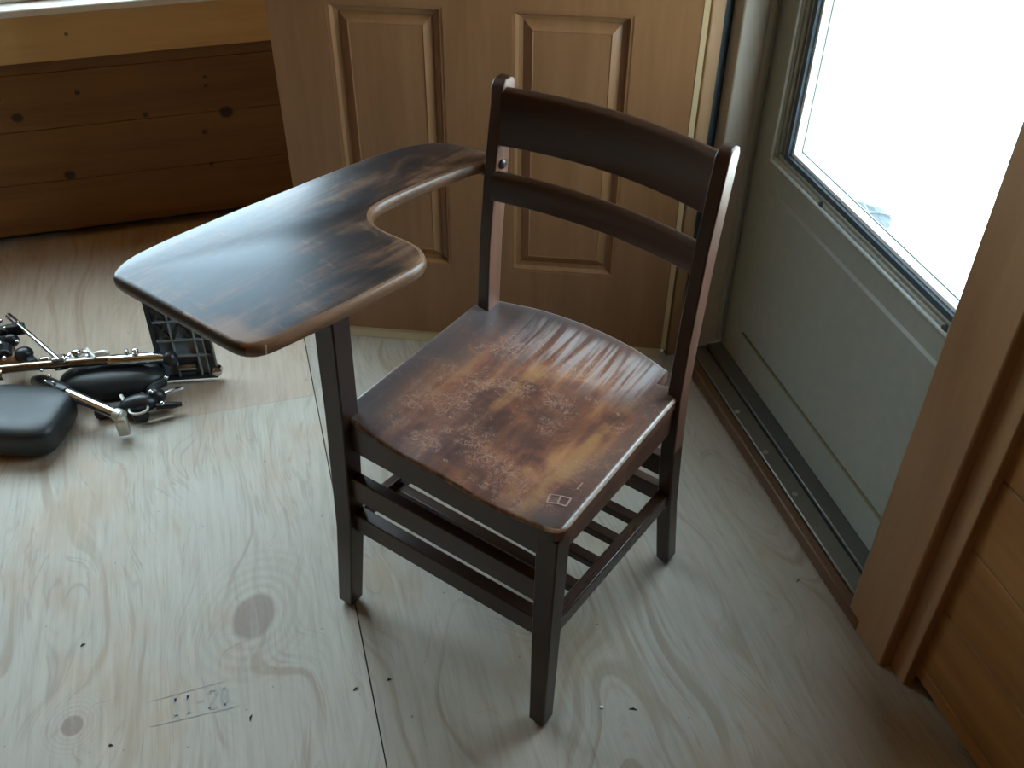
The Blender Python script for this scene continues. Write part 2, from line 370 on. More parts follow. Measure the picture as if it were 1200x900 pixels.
bm = B(); ring(bm, .9725, .9735, gy0+.011, gy1-.011, gz0+.011, gz1-.011, .0022); obj('spacer_line', bm, plain('grey_green_seal', (.05, .07, .055), .5), d2, smooth=False, off=off)
bm = B(); box(bm, .974, .979, gy0-.002, gy1+.002, gz0-.002, gz1+.002); obj('glass_pane', bm, M['glass'], d2, smooth=False, off=off)
bm = B()
def frustum(bm, x0, x1, a0, a1, b0, b1, ins):                           # raised field: base rectangle at x1, face at x0
    o_ = [bm.verts.new((x1, y, z)) for y, z in ((a0, b0), (a1, b0), (a1, b1), (a0, b1))]
    i_ = [bm.verts.new((x0, y, z)) for y, z in ((a0+ins, b0+ins), (a1-ins, b0+ins), (a1-ins, b1-ins), (a0+ins, b1-ins))]
    for k in range(4): bm.faces.new((o_[k], o_[(k+1) % 4], i_[(k+1) % 4], i_[k]))
    bm.faces.new(i_)
frustum(bm, .951, .9552, .895, 1.548, .136, .485, .006); obj('raised_panel', bm, M['metal_door'], d2, smooth=False, off=off)
bm = B(); box(bm, .9505, .956, .83, 1.545, .128, .1335); obj('panel_crease', bm, plain('crease_brown', (.21, .18, .11), .6), d2, smooth=False, off=off)  # thin brownish strip along the panel crease
bm = B(); tube(bm, [(.944, 1.629, .06), (.944, 1.629, 2.02)], .0075, 10); obj('weatherstrip', bm, M['metal_door'], d2, off=off)
for (y_, z_) in ((1.36, .552), (.985, .552)):
    bm = B(); tube(bm, [(.948, y_, z_), (.9445, y_, z_)], .006, 10); obj('screw_plug', bm, M['gasket'], d2, off=off)

# open wooden six-panel door, hinged at the far jamb
DH = (.818, 1.655); DA = math.atan2(.374, -.928)                          # door runs from the hinge along (-.928, .374)
d1 = struct(bpy.data.objects.new('door_1', None)); C.objects.link(d1); d1.location = (DH[0], DH[1], .0); d1.rotation_euler = (0, 0, math.atan2(-.374, .928))
d1['label'] = 'brown six panel wooden door standing open behind the chair'; d1['category'] = 'door'
# local frame: x runs along the door towards the hinge (0 = hinge edge), front face y = 0 looking at -y
H = .727
T0 = -.087-H
pan = [(.028-H, .2490-H), (.380-H, .604-H)]
zr = [(.218, .788), (.93, 1.50), (1.62, 1.90)]
bm = B()
def slabbox(x0, x1, z0, z1): box(bm, x0, x1, 0, .038, z0, z1)
xs = [T0, pan[0][0], pan[0][1], pan[1][0], pan[1][1], 0]
for i in (0, 2, 4): slabbox(xs[i], xs[i+1], .032, 2.02)
zz = [.032] + [q for r in zr for q in r] + [2.02]
for i in (1, 3):
    for k in range(0, len(zz), 2): slabbox(xs[i], xs[i+1], zz[k], zz[k+1])
leaf = obj('door_leaf', bm, M['door_wood'], d1, smooth=False)
for (a0, a1) in pan:
    for (b0, b1) in zr:
        bm = B()
        def rect(ins, y): return [bm.verts.new((x, y, z)) for x, z in ((a0+ins, b0+ins), (a1-ins, b0+ins), (a1-ins, b1-ins), (a0+ins, b1-ins))]
        rs = [rect(-.001, .001), rect(.006, .0015), rect(.011, .010), rect(.020, .0135), rect(.034, .006), rect(.038, .0035), rect(.040, .0045)]
        for A, D in zip(rs, rs[1:]):
            for k in range(4): bm.faces.new((A[k], A[(k+1) % 4], D[(k+1) % 4], D[k]))
        bm.faces.new(rs[-1])
        obj('door_panel', bm, M['door_wood'], d1, smooth=False)
bm = B(); box(bm, -.0005, .010, -.001, .037, .032, 2.02); obj('door_edge', bm, M['bare_edge'], d1, smooth=False)['label'] = 'pale unstained edge of the door'
bm = B(); box(bm, T0, 0, .004, .034, .001, .031); obj('door_sweep', bm, M['bare_x'], d1, smooth=False)['label'] = 'pale raw wood strip along the bottom of the door'
# ground outside
bm = B(); box(bm, -14, 16, -12, 22, -.5, -.25); g_ = struct(obj('ground', bm, M['ground'], smooth=False), 'pale bright ground outside the glass door', 'ground')

# ------------------------------------------------------------------ the tablet-arm chair
chair = thing('school_desk_chair', 'dark worn wooden school chair with attached writing tablet, standing on the plywood floor', 'chair', (.053, 1.151, 0), math.radians(-50.64))
vd = [(.25, (.022, .0095, .0055)), (.5, (.038, .016, .0085)), (.75, (.058, .025, .0125))]
CW = wood('dark_varnished_oak', vd, 'z', .34, .42, bump=.03)
CWu = wood('dark_varnished_oak_cross', vd, 'x', .32, .45, bump=.015)
CWv = wood('dark_varnished_oak_side', vd, 'y', .28, .6, bump=.02)
CWr = wood('lit_reddish_oak', [(.2, (.05, .022, .013)), (.45, (.13, .055, .034)), (.62, (.20, .095, .06)), (.78, (.36, .24, .17))], 'z', .38, .5, bump=.1)  # lit copy of the oak, for sides facing the glass door

def seatmat():
    m, nt, b = newmat('worn_seat_varnish'); g = N(nt); v = g.obj(); X = g.xyz(v)
    grain = g.noise(g.mapv(v, (38, 3.0, 1)), 1.0, 5, .6, .5)
    blot = g.noise(v, 9, 5, .62, .8)
    curl = g.noise(v, 52, 3, .65, 2.6)
    curl2 = g.noise(g.mapv(v, (1, 1, 1), (3.1, 1.7, 0)), 85, 2, .6, 2.2)
    # worn centre, varnish kept along the margins
    dx = g.m('DIVIDE', g.m('SUBTRACT', X[0], .225), .215); dy = g.m('DIVIDE', g.m('SUBTRACT', X[1], .165), .235)
    rr = g.m('SQRT', g.m('ADD', g.m('MULTIPLY', dx, dx), g.m('MULTIPLY', dy, dy)))
    wear = g.m('SUBTRACT', 1.0, g.step(g.m('ADD', rr, g.m('MULTIPLY', g.m('SUBTRACT', blot, .5), 1.1)), .62, 1.10))
    c = g.ramp(g.m('ADD', g.m('MULTIPLY', grain, .5), g.m('MULTIPLY', blot, .5)), [(.3, (.020, .010, .008)), (.5, (.042, .018, .012)), (.68, (.075, .030, .017))])
    worn = g.ramp(g.m('ADD', g.m('MULTIPLY', grain, .35), g.m('MULTIPLY', blot, .65)), [(.35, (.058, .024, .020)), (.44, (.125, .047, .031)), (.53, (.24, .088, .043)), (.64, (.42, .19, .075))])
    c = g.mix(wear, c, worn)
    # two pale streaks along the glue joints
    def streak(a0, a1, w, s0, s1):
        cen = g.m('ADD', a0, g.m('MULTIPLY', X[1], (a1-a0)/.3))
        d = g.m('ABSOLUTE', g.m('SUBTRACT', X[0], g.m('ADD', cen, g.m('MULTIPLY', g.m('SUBTRACT', blot, .5), .02))))
        k = g.m('SUBTRACT', 1.0, g.step(d, w*.2, w))
        return g.m('MULTIPLY', g.m('MULTIPLY', k, g.m('MULTIPLY', g.step(X[1], s0-.03, s0+.03), g.m('SUBTRACT', 1.0, g.step(X[1], s1-.06, s1)))), g.step(grain, .3, .6))
    st = g.m('MAXIMUM', streak(.168, .186, .020, .06, .30), streak(.333, .346, .015, .0, .30))
    c = g.mix(g.m('MULTIPLY', g.m('MULTIPLY', st, g.step(blot, .36, .56)), .75), c, (.36, .18, .06))
    # curly scratches through the varnish
    def lines(sc, off, w, dist):
        n_ = g.noise(g.mapv(v, (1, 1, 1), off), sc, 1.5, .5, dist)
        return g.m('SUBTRACT', 1.0, g.step(g.m('ABSOLUTE', g.m('SUBTRACT', n_, .5)), w*.3, w))
    gate = g.step(g.noise(g.mapv(v, (1, 1, 1), (5.3, 2.2, 0)), 17, 3, .6), .47, .60)
    sc = g.m('MAXIMUM', lines(55, (0, 0, 0), .026, 1.8), g.m('MAXIMUM', g.m('MULTIPLY', lines(80, (3.1, 1.7, 0), .03, 1.4), .6), lines(34, (1.1, 4.7, 0), .014, 1.2)))
    sc = g.m('MULTIPLY', g.m('MULTIPLY', sc, gate), g.m('MAXIMUM', wear, .10))
    c = g.mix(g.m('MULTIPLY', sc, .68), c, (.44, .25, .17))
    pt = g.m('MULTIPLY', g.step(g.noise(g.mapv(v, (1, 1.4, 1), (2, 0, 0)), 30, 4, .65, 1.4), .62, .70), g.m('MAXIMUM', wear, .2))
    c = g.mix(g.m('MULTIPLY', pt, .6), c, (.42, .27, .19))
    glare_rub = g.noise(g.mapv(v, (75, 5, 1), (0, .7, 0)), 1.0, 4, .6, .5)
    rear_glare = g.m('MULTIPLY', g.m('MULTIPLY', g.step(X[1], .24, .33), g.m('SUBTRACT', 1.0, g.step(X[1], .365, .39))), g.m('MULTIPLY', g.step(X[0], .07, .16), g.m('SUBTRACT', 1.0, g.step(X[0], .33, .37))))  # rear glare painted as pale streaks, with some bare abrasion
    c = g.mix(g.m('MULTIPLY', g.m('MULTIPLY', rear_glare, g.step(glare_rub, .38, .60)), .62), c, (.50, .44, .42))
    b.inputs['Sheen Roughness'].default_value = .45; b.inputs['Sheen Tint'].default_value = (.85, .92, 1.0, 1)
    g.put(b.inputs['Sheen Weight'], g.m('ADD', .04, g.m('MULTIPLY', g.m('SUBTRACT', 1.0, wear), .75)))  # bluish haze of reflected light put into the margins' sheen
    g.put(b.inputs['Base Color'], c)
    b.inputs['Coat Weight'].default_value = .5; b.inputs['Coat Roughness'].default_value = .22
    g.put(b.inputs['Roughness'], g.m('ADD', .27, g.m('ADD', g.m('MULTIPLY', wear, .14), g.m('MULTIPLY', grain, .08))))
    b.inputs['Specular IOR Level'].default_value = .5
    g.put(b.inputs['Normal'], g.bump(g.m('ADD', g.m('MULTIPLY', grain, .5), g.m('MULTIPLY', sc, -.5)), .22, .0015))
    return m
def tabletmat():
    m, nt, b = newmat('worn_tablet_varnish'); g = N(nt); v = g.obj(); X = g.xyz(v)
    vv = g.mapv(v, (1, 1, 1), rot=(0, 0, .12))
    grain = g.noise(g.mapv(vv, (60, 4, 1)), 1.0, 5, .6, .4)
    blot = g.noise(g.mapv(vv, (11, 6, 1)), 1.0, 5, .65, .7)
    c = g.ramp(g.m('ADD', g.m('MULTIPLY', grain, .4), g.m('MULTIPLY', blot, .6)), [(.36, (.010, .008, .009)), (.47, (.022, .013, .010)), (.54, (.070, .033, .018)), (.62, (.16, .085, .045)), (.70, (.32, .21, .13))])
    scr = g.noise(g.mapv(vv, (14, 90, 1)), 1.0, 3, .6)
    c = g.mix(g.m('MULTIPLY', g.m('MULTIPLY', g.step(scr, .60, .68), g.step(blot, .42, .58)), .4), c, (.20, .115, .065))
    # pale worn strip along the front edge and the corner by the sitter
    d = g.m('ADD', g.m('SUBTRACT', -.148, X[1]), g.m('MULTIPLY', g.m('SUBTRACT', blot, .5), .055))
    c = g.mix(g.m('MULTIPLY', g.m('MULTIPLY', g.step(d, -.012, .014), g.step(X[0], -.06, .02)), .75), c, (.27, .135, .06))
    d = g.m('ADD', g.m('SUBTRACT', X[0], .094), g.m('MULTIPLY', g.m('SUBTRACT', blot, .5), .05))
    c = g.mix(g.m('MULTIPLY', g.step(d, -.012, .012), .6), c, (.30, .17, .08))
    g.put(b.inputs['Base Color'], c)
    g.put(b.inputs['Roughness'], g.m('ADD', .28, g.m('MULTIPLY', blot, .20)))
    b.inputs['Coat Weight'].default_value = .15; b.inputs['Coat Roughness'].default_value = .3
    b.inputs['Specular IOR Level'].default_value = .5; b.inputs['Specular Tint'].default_value = (.68, .84, 1.0, 1)
    g.put(b.inputs['Normal'], g.bump(g.m('ADD', g.m('MULTIPLY', grain, .7), g.m('MULTIPLY', scr, .3)), .16, .0012))
    return m
edge_worn_lit = wood('worn_lit_edge_wood', [(.3, (.10, .048, .026)), (.5, (.23, .125, .07)), (.7, (.42, .27, .17))], 'y', .3, .6)
edge_dark = wood('dark_edge_wood', [(.3, (.018, .010, .007)), (.6, (.04, .02, .012)), (.8, (.10, .05, .028))], 'y', .36, .5)

def seat_edge_mat():
    m, nt, b = newmat('rubbed_glint_seat_edge'); g = N(nt); v = g.obj(); X = g.xyz(v)
    f = g.noise(v, 60, 4, .6)
    c = g.ramp(f, [(.35, (.07, .032, .018)), (.55, (.17, .085, .045)), (.7, (.30, .18, .11))])
    pale = g.ramp(f, [(.3, (.36, .25, .18)), (.6, (.58, .47, .40))])  # right and rear rim: door glint painted over the worn edge colour
    g.put(b.inputs['Base Color'], g.mix(g.m('MAXIMUM', g.step(X[0], .372, .39), g.m('MULTIPLY', g.step(X[1], .36, .375), .6)), c, pale))
    b.inputs['Roughness'].default_value = .28
    return m
seat_edge = seat_edge_mat()
# legs and posts
FT = .0105
def leg(name, secs, mat=CW):
    u, v, z, a, b = secs[0]
    bm = B(); loft(bm, [(u, v, 0, a*.62, b*.62), (u, v, .012, a, b)] + secs[1:]); return obj(name, bm, mat, chair, bevel=.0022)
leg('arm_post', [(-.0180, -.014, 0, .0150, .0150), (-.004, -.004, .20, .0165, .0165), (.006, .002, .45, .0185, .0175), (.010, .004, .684, .0185, .0175)])['label'] = 'tall front leg rising through to carry the writing tablet'
leg('front_leg', [(.3885, -.014, 0, .0142, .0138), (.3850, -.004, .20, .0160, .0155), (.3825, .008, .4275, .0175, .0172)])
def post(name, secs, top):
    u, v, z, a, b = secs[-1]
    secs = secs + [(u, v+.002, top-.012, a, b), (u, v+.003, top-.004, a*.97, b*.78), (u, v+.003, top, a*.85, b*.40)]
    return leg(name, secs, [CW, CWr])
pR = post('back_post', [(.391, .396, 0, .0130, .0142), (.392, .362, .18, .0130, .0145), (.393, .343, .33, .0125, .0155), (.393, .338, .45, .0115, .0160), (.393, .344, .54, .0112, .0165), (.393, .361, .70, .0110, .0175), (.393, .382, .815, .0110, .0170)], .841)
pL = post('back_post', [(.017, .410, 0, .0130, .0142), (.018, .376, .18, .0130, .0145), (.019, .357, .33, .0125, .0155), (.019, .355, .45, .0115, .0170), (.019, .363, .57, .0112, .0175), (.019, .382, .72, .0110, .0175), (.019, .396, .80, .0110, .0165)], .838)
# sides facing the glass door take the lit reddish oak
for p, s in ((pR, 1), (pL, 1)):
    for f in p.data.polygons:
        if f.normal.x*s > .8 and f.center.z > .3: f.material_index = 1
bm = B(); tube(bm, [(.029, .379, .706), (.0335, .379, .706), (.0365, .379, .706)], [.0078, .0078, .004], 16); bolt = obj('bolt_head', bm, plain('dull_steel_bolt', (.12, .115, .11), .35, .9), chair)

def curved_rail(name, u0, v0, u1, v1, bulge, z0, z1, th, lean, label=None):
    bm = B(); n = 28; rings = []
    for i in range(n+1):
        s = i/n; u = u0+(u1-u0)*s; vb = v0+(v1-v0)*s + bulge*4*s*(1-s)
        prof = [(0, z0+.003), (.003, z0), (th-.003, z0), (th, z0+.004)] + [(th/2+th/2*math.cos(a), z1-th*.42+th*.42*math.sin(a)) for a in [math.pi*i/10 for i in range(11)]]
        rings.append([bm.verts.new((u, vb+dv+lean*(z-z0), z)) for dv, z in prof])
    k = len(rings[0])
    for A, D in zip(rings, rings[1:]):
        for i in range(k): bm.faces.new((A[i], A[(i+1) % k], D[(i+1) % k], D[i]))
    bm.faces.new(rings[0][::-1]); bm.faces.new(rings[-1])
    return obj(name, bm, [CWu], chair, ang=50)
curved_rail('crest_rail', .027, .371, .386, .368, .026, .738, .826, .019, .12)
curved_rail('back_rail', .027, .351, .386, .348, .021, .652, .699, .018, .10)

# seat: dished board with notches for the posts
def seat_top(u, v):
    x = (u-.195)/.195; y = (v-.20)/.2
    g1 = math.exp(-((u-.105)/.075)**2) + math.exp(-((u-.29)/.075)**2)
    s = max(0, min(1, 1-abs(x)**4))*max(0, min(1, 1-max(0, (v-.20)/.19)**3))
    sd = .010*s*g1*(1-.25*max(0, -y)) + .006*s
    return .450 - sd
def backv(u):
    t = max(0, min(1, (u-.028)/(.3605-.028))); return .3755 + .027*4*t*(1-t)
bm = B()
ucols = [.0, .0008, .002, .0038, .006, .010, .018, .0275, .0283] + [.0283+(.3600-.0283)*i/44 for i in range(1, 44)] + [.3600, .3608, .368, .376, .384, .390, .395, .3985, .4007, .4025, .4037, .4045]
NV = 46; top = []; bot = []
for u in ucols:
    side = u < .028 or u > .3604
    v1 = (.342 if u < .028 else .341) if side else backv(u)
    v0 = 0.0
    if u > .384: q = min(1, (u-.384)/.0205); v0 = .020*(1-math.sqrt(max(0, 1-q*q)))
    if u < .012: q = (.012-u)/.012; v0 = .012*(1-math.sqrt(max(0, 1-q*q)))
    v0 -= .004*math.sin(math.pi*min(u, .4)/.4) + .011*max(0, min(1, u/.36))
    top.append([]); bot.append([])
    uu = u - .007*0
    fr_ = [.0, .0008, .002, .0038, .006]; L = v1-v0
    rows = [v0+q for q in fr_] + [v0+.006+(L-.012)*q/(NV-8) for q in range(1, NV-8)] + [v1-q for q in fr_[::-1]]
    for v in rows:
        un = u if u < .2 else u - (u-.2)/.2*.0065*v/.34
        de = min(u, .4045-u, v-v0, v1-v); R_ = .006
        roll = R_ - math.sqrt(max(0, R_*R_-(R_-de)**2)) if de < R_ else 0
        top[-1].append(bm.verts.new((un, v, seat_top(u, v)-roll))); bot[-1].append(bm.verts.new((un, v, .4265)))
NV = len(top[0])-1
n = len(ucols)
for i in range(n-1):
    for j in range(NV):
        ft = bm.faces.new((top[i][j], top[i+1][j], top[i+1][j+1], top[i][j+1])); ft.material_index = 1 if (j < 3 or j >= NV-3 or i < 3 or i >= n-4) else 0; bm.faces.new((bot[i][j], bot[i][j+1], bot[i+1][j+1], bot[i+1][j]))
    bm.faces.new((top[i][0], bot[i][0], bot[i+1][0], top[i+1][0])); bm.faces.new((top[i][NV], top[i+1][NV], bot[i+1][NV], bot[i][NV]))
for j in range(NV):
    bm.faces.new((top[0][j], top[0][j+1], bot[0][j+1], bot[0][j])); bm.faces.new((top[-1][j], bot[-1][j], bot[-1][j+1], top[-1][j+1]))
bm.normal_update()
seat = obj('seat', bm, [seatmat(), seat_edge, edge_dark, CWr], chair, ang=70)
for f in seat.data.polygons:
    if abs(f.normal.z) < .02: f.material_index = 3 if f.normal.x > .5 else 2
# carved squares near the front corner
zc = lambda u, v: seat_top(u, v)+.0002
bm = B()
a, b_, c_, d_, e_, f_ = (.350, .047), (.355, .031), (.369, .036), (.365, .051), (.382, .037), (.380, .053)
def groove(p, q, w=.0022):
    p3, q3 = Vector((*p, zc(*p))), Vector((*q, zc(*q))); beam(bm, p3, q3, w, .0012)
for p, q in ((a, b_), (b_, c_), (c_, d_), (d_, f_), (f_, e_), (e_, c_), (a, d_)): groove(p, q, .0016 if (p, q) in ((a, d_),) else .0024)
groove((.3765, .088), (.377, .073), .002)
cm = obj('carved_mark', bm, plain('scratched_pale_wood', (.36, .25, .19), .45), chair); cm['label'] = 'pair of small pale squares scratched into the seat'

# aprons, stretchers, book rack
def bar(name, p, q, w, h, mat, label=None):
    bm = B(); beam(bm, p, q, w, h); return obj(name, bm, mat, chair, bevel=.0018)
bar('apron', (.018, .009, .404), (.372, .004, .404), .020, .050, CWu)
bar('apron', (.383, .018, .402), (.387, .330, .400), .018, .052, CWr)
bar('apron', (.012, .018, .402), (.016, .345, .400), .018, .052, CWv)
bar('apron', (.028, .352, .402), (.384, .345, .402), .018, .050, CWu)
bar('front_stretcher', (.008, .000, .303), (.372, .000, .303), .018, .047, CWu)
bar('rack_front_rail', (.006, .002, .221), (.374, .002, .221), .022, .040, CWu)
bar('rack_side_rail', (.386, .008, .219), (.390, .352, .205), .020, .030, CWv)
bar('rack_side_rail', (.004, .008, .219), (.018, .365, .205), .018, .030, CWv)
for v_ in (.098, .158, .218, .276): bar('rack_slat', (.010, v_, .2155-.03*v_), (.386, v_-.003, .2155-.03*v_), .019, .015, CWu)
bar('rack_back_rail', (.02, .366, .208), (.388, .354, .208), .018, .034, CWu)
bar('back_stretcher', (.02, .362, .277), (.388, .350, .277), .018, .042, CWu)

# writing tablet
OUT = [(-.208, -.171), (-.219, -.158), (-.226, -.137), (-.2275, -.113), (-.2225, -.06), (-.211, .008), (-.196, .087), (-.1815, .16), (-.168, .226), (-.153, .290), (-.139, .330), (-.121, .361), (-.097, .385), (-.067, .399), (-.036, .405), (-.010, .405), (.008, .400), (.010, .385),
       (.003, .366), (-.006, .342), (-.0155, .308), (-.027, .263), (-.0365, .215), (-.0415, .181), (-.040, .160), (-.029, .142), (-.010, .131), (.014, .127), (.037, .127), (.060, .1265), (.079, .122), (.095, .112), (.105, .099), (.109, .082), (.1075, .061),
       (.101, .017), (.089, -.05), (.075, -.115), (.067, -.148), (.061, -.163), (.051, -.1735), (.035, -.1795), (.015, -.180), (-.020, -.179), (-.084, -.177), (-.153, -.175), (-.187, -.1745)]
def smooth(pts, k=1):
    for _ in range(k):
        r = []
        for i, p in enumerate(pts):
            q = pts[(i+1) % len(pts)]; r += [(p[0]*.75+q[0]*.25, p[1]*.75+q[1]*.25), (p[0]*.25+q[0]*.75, p[1]*.25+q[1]*.75)]
        pts = r
    return pts
OUT = smooth(OUT, 1)
def inset(pts, d):
    r = []; n = len(pts)
    for i in range(n):
        a, b, c = Vector(pts[i-1]), Vector(pts[i]), Vector(pts[(i+1) % n])
        t = (c-a).normalized(); nn = Vector((t.y, -t.x))
        r.append(b + nn*d)
    return r
area = sum(OUT[i-1][0]*OUT[i][1]-OUT[i][0]*OUT[i-1][1] for i in range(len(OUT)))
sg = -1 if area > 0 else 1
bm = B(); ZT, TH = .705, .021
prof = [(.0085, ZT), (.0045, ZT-.0012), (.0015, ZT-.004), (0, ZT-.0085), (0, ZT-TH+.007), (.0015, ZT-TH+.003), (.005, ZT-TH+.0006), (.008, ZT-TH)]
rings = [[bm.verts.new((p.x, p.y, z)) for p in inset(OUT, sg*d)] for d, z in prof]
for A, D in zip(rings, rings[1:]):
    for i in range(len(OUT)):
        f = bm.faces.new((A[i], A[(i+1) % len(OUT)], D[(i+1) % len(OUT)], D[i]))
        cu, cv = A[i].co.x, A[i].co.y
        # the sitter-side edge is worn pale and painted as lit, the front and outer edges stay dark
        f.material_index = 1 if (cu > -.06 and cv > -.172 and cv < .39) else 2
bm.faces.new(rings[0]); bm.faces.new(rings[-1][::-1])
obj('writing_tablet', bm, [tabletmat(), edge_worn_lit, edge_dark], chair, ang=60)['label'] = 'dark worn writing tablet with pale rubbed and lit edges'
# arm bracket under the tablet into the back post
bm = B(); beam(bm, (-.012, .385, .690), (.022, .384, .694), .034, .024); obj('arm_joint', bm, CW, chair, bevel=.006, seg=3)
bm = B(); beam(bm, (-.12, .0, .677), (.07, .005, .677), .05, .016); obj('tablet_cleat', bm, CWu, chair, bevel=.003)
bm = B(); beam(bm, (.0655, -.1580, .7040), (.0675, -.1615, .693), .0015, .0012, (1, 0, 0)); o = obj('edge_crack', bm, plain('pale_crack', (.30, .2, .13), .6), chair)

# ------------------------------------------------------------------ wheelchair leg rests on the floor
CH = plain('bright_chrome', (.62, .66, .70), .12, 1.0)
CHd = plain('dull_bronze_chrome', (.30, .26, .20), .25, 1.0)
BK = plain('black_plastic', (.012, .013, .015), .35, 0, .5)
BG = plain('dark_grey_plastic', (.055, .062, .068), .45, 0, .4)
VN = plain('black_vinyl', (.018, .021, .022), .42, 0, .5)
SV = plain('silver_clamp', (.52, .50, .44), .35, .7)
AM = plain('amber_rubber', (.16, .055, .012), .5)
A0 = (-.38, 1.87, 0)
la = thing('wheelchair_leg_rest', 'chrome wheelchair leg rest with black ribbed footplate, lying under the tablet corner', 'leg rest', A0)
def P(name, bm, mat, par, off, label=None, **k):
    o = obj(name, bm, mat, par, off=off, **k)
    if label: o['label'] = label
    return o
bm = B(); tube(bm, [(-.70, 1.905, .080), (-.55, 1.888, .084), (-.375, 1.866, .084)], .0105, 14); P('main_tube', bm, CHd, la, A0)
bm = B(); tube(bm, [(-.72, 1.893, .071), (-.60, 1.886, .074)], .0135, 14); P('tube_sleeve', bm, CH, la, A0)
bm = B(); tube(bm, [(-.382, 1.867, .081), (-.378, 1.866, .081), (-.285, 1.852, .081), (-.268, 1.849, .080)], [.012, .0135, .0135, .010], 16); P('extension_tube', bm, CH, la, A0)
bm = B(); ball(bm, (-.255, 1.846, .078), .0165, .0165, .018); P('tube_cap', bm, BK, la, A0)
bm = B(); ball(bm, (-.385, 1.862, .034), .113, .050, .034, .8, -.12); P('calf_pad', bm, VN, la, A0, 'black calf pad lying on its edge')
bm = B(); tube(bm, [(-.600, 2.068, .100), (-.578, 2.032, .100), (-.576, 2.030, .100), (-.480, 1.874, .098)], [.0075, .0075, .0050, .0050], 12); P('adjuster_rod', bm, CH, la, A0)
bm = B(); box(bm, -.605, -.565, 2.022, 2.040, .074, .100); box(bm, -.640, -.600, 2.032, 2.052, .072, .090); P('rod_clamp', bm, BK, la, A0, bevel=.004)
bm = B(); box(bm, -.497, -.468, 1.872, 1.892, .070, .102); ball(bm, (-.512, 1.892, .092), .013, .008, .007); P('rod_pivot', bm, CH, la, A0, bevel=.004)
bm = B(); tube(bm, [(-.445+.022*math.cos(t), 1.892+.014*math.sin(t), .090) for t in [2*math.pi*i/18 for i in range(18)]], .0045, 8, closed=True); ball(bm, (-.447, 1.890, .098), .011, .010, .009); P('release_ring', bm, CH, la, A0)
bm = B(); tube(bm, [(-.425, 1.898, .100), (-.408, 1.868, .094)], .0035, 8); ball(bm, (-.397, 1.886, .09), .018, .008, .008); P('release_lever', bm, SV, la, A0)
bm = B(); box(bm, -.331, -.318, 1.852, 1.872, .082, .100); ball(bm, (-.324, 1.862, .102), .007, .007, .005); box(bm, -.347, -.338, 1.862, 1.874, .088, .102); P('height_clamp', bm, CH, la, A0, bevel=.003)
# hinge hardware at the far end
bm = B(); tube(bm, [(-.625, 2.09, .02), (-.612, 2.02, .06), (-.605, 1.955, .07)], .016, 10); box(bm, -.665, -.60, 2.02, 2.055, .035, .062); tube(bm, [(-.575, 1.985, .05), (-.545, 1.925, .06)], .012, 10); ball(bm, (-.598, 2.012, .072), .018, .014, .016); ball(bm, (-.568, 1.962, .066), .020, .018, .016); P('hinge_bracket', bm, BK, la, A0, bevel=.004)
bm = B(); ball(bm, (-.602, 1.965, .050), .030, .024, .022); P('hinge_bumper', bm, AM, la, A0, 'dull amber brown rubber bumper')
for c in ((-.622, 2.075, .085), (-.605, 2.03, .094), (-.579, 1.986, .084), (-.600, 1.93, .085), (-.614, 1.985, .088)):
    bm = B(); ball(bm, c, .0055, .0055, .005); P('hinge_bolt', bm, CH, la, A0)
# ribbed footplate standing on edge
fx = lambda s, t: Vector((-.284+.122*s-.004*t, 1.868-.020*s+.055*t, .010+.215*t))   # s across, t up
fn = Vector((-.16, -.95, .25)).normalized()
def fbox(bm, s0, s1, t0, t1, d0, d1):
    vs = [bm.verts.new(fx(s, t) + fn*d) for d in (d0, d1) for s, t in ((s0, t0), (s1, t0), (s1, t1), (s0, t1))]
    for q in ((3, 2, 1, 0), (4, 5, 6, 7), (0, 1, 5, 4), (1, 2, 6, 5), (2, 3, 7, 6), (3, 0, 4, 7)): bm.faces.new([vs[i] for i in q])
bm = B(); fbox(bm, .0, 1, 0, 1, -.004, .001); fp = P('footplate', bm, plain('blue_grey_plastic', (.13, .15, .17), .5), la, A0, bevel=.001)
bm = B()
for s0, s1, t0, t1 in ((0, .07, 0, 1), (.955, 1, .12, 1), (.0, 1, 0, .03), (0, 1, .97, 1)): fbox(bm, s0, s1, t0, t1, .0, .015)
rim = obj('footplate_rim', bm, BK, fp, off=A0, bevel=.001)
bm = B()
for t in (.25, .42, .62, .80): fbox(bm, .07, .96, t-.010, t+.010, .0, .010)
for s in (.33, .72, .86): fbox(bm, s-.012, s+.012, .03, .97, .0, .010)
obj('plate_rib', bm, plain('grey_rib_plastic', (.19, .215, .22), .45), fp, off=A0)
bm = B()
def diag(s0, t0, s1, t1): beam(bm, fx(s0, t0)+fn*.004, fx(s1, t1)+fn*.004, .006, .006, fn)
for ta, tb in ((.43, .61), (.63, .79), (.81, .97)):
    k = 4
    for i in range(k):
        s0, s1 = .36+.58*i/k, .36+.58*(i+1)/k
        diag(s0, ta if i % 2 == 0 else tb, s1, tb if i % 2 == 0 else ta)
    diag(.08, ta, .31, tb); diag(.08, tb, .31, ta)
obj('plate_lattice', bm, BK, fp, off=A0)
bm = B(); p = fx(.99, .06); tube(bm, [p-fn*.004, p+fn*.014, p+fn*.017], [.011, .011, .006], 16); P('plate_bolt', bm, CH, la, A0)
bm = B(); p = fx(.42, .13); fbox(bm, .33, .70, .06, .24, .001, .004); P('plate_recess', bm, BK, la, A0)
bm = B(); tube(bm, [fx(.36, .13)+fn*.012, fx(.66, .13)+fn*.012], .007, 10); P('plate_pin', bm, CH, la, A0)

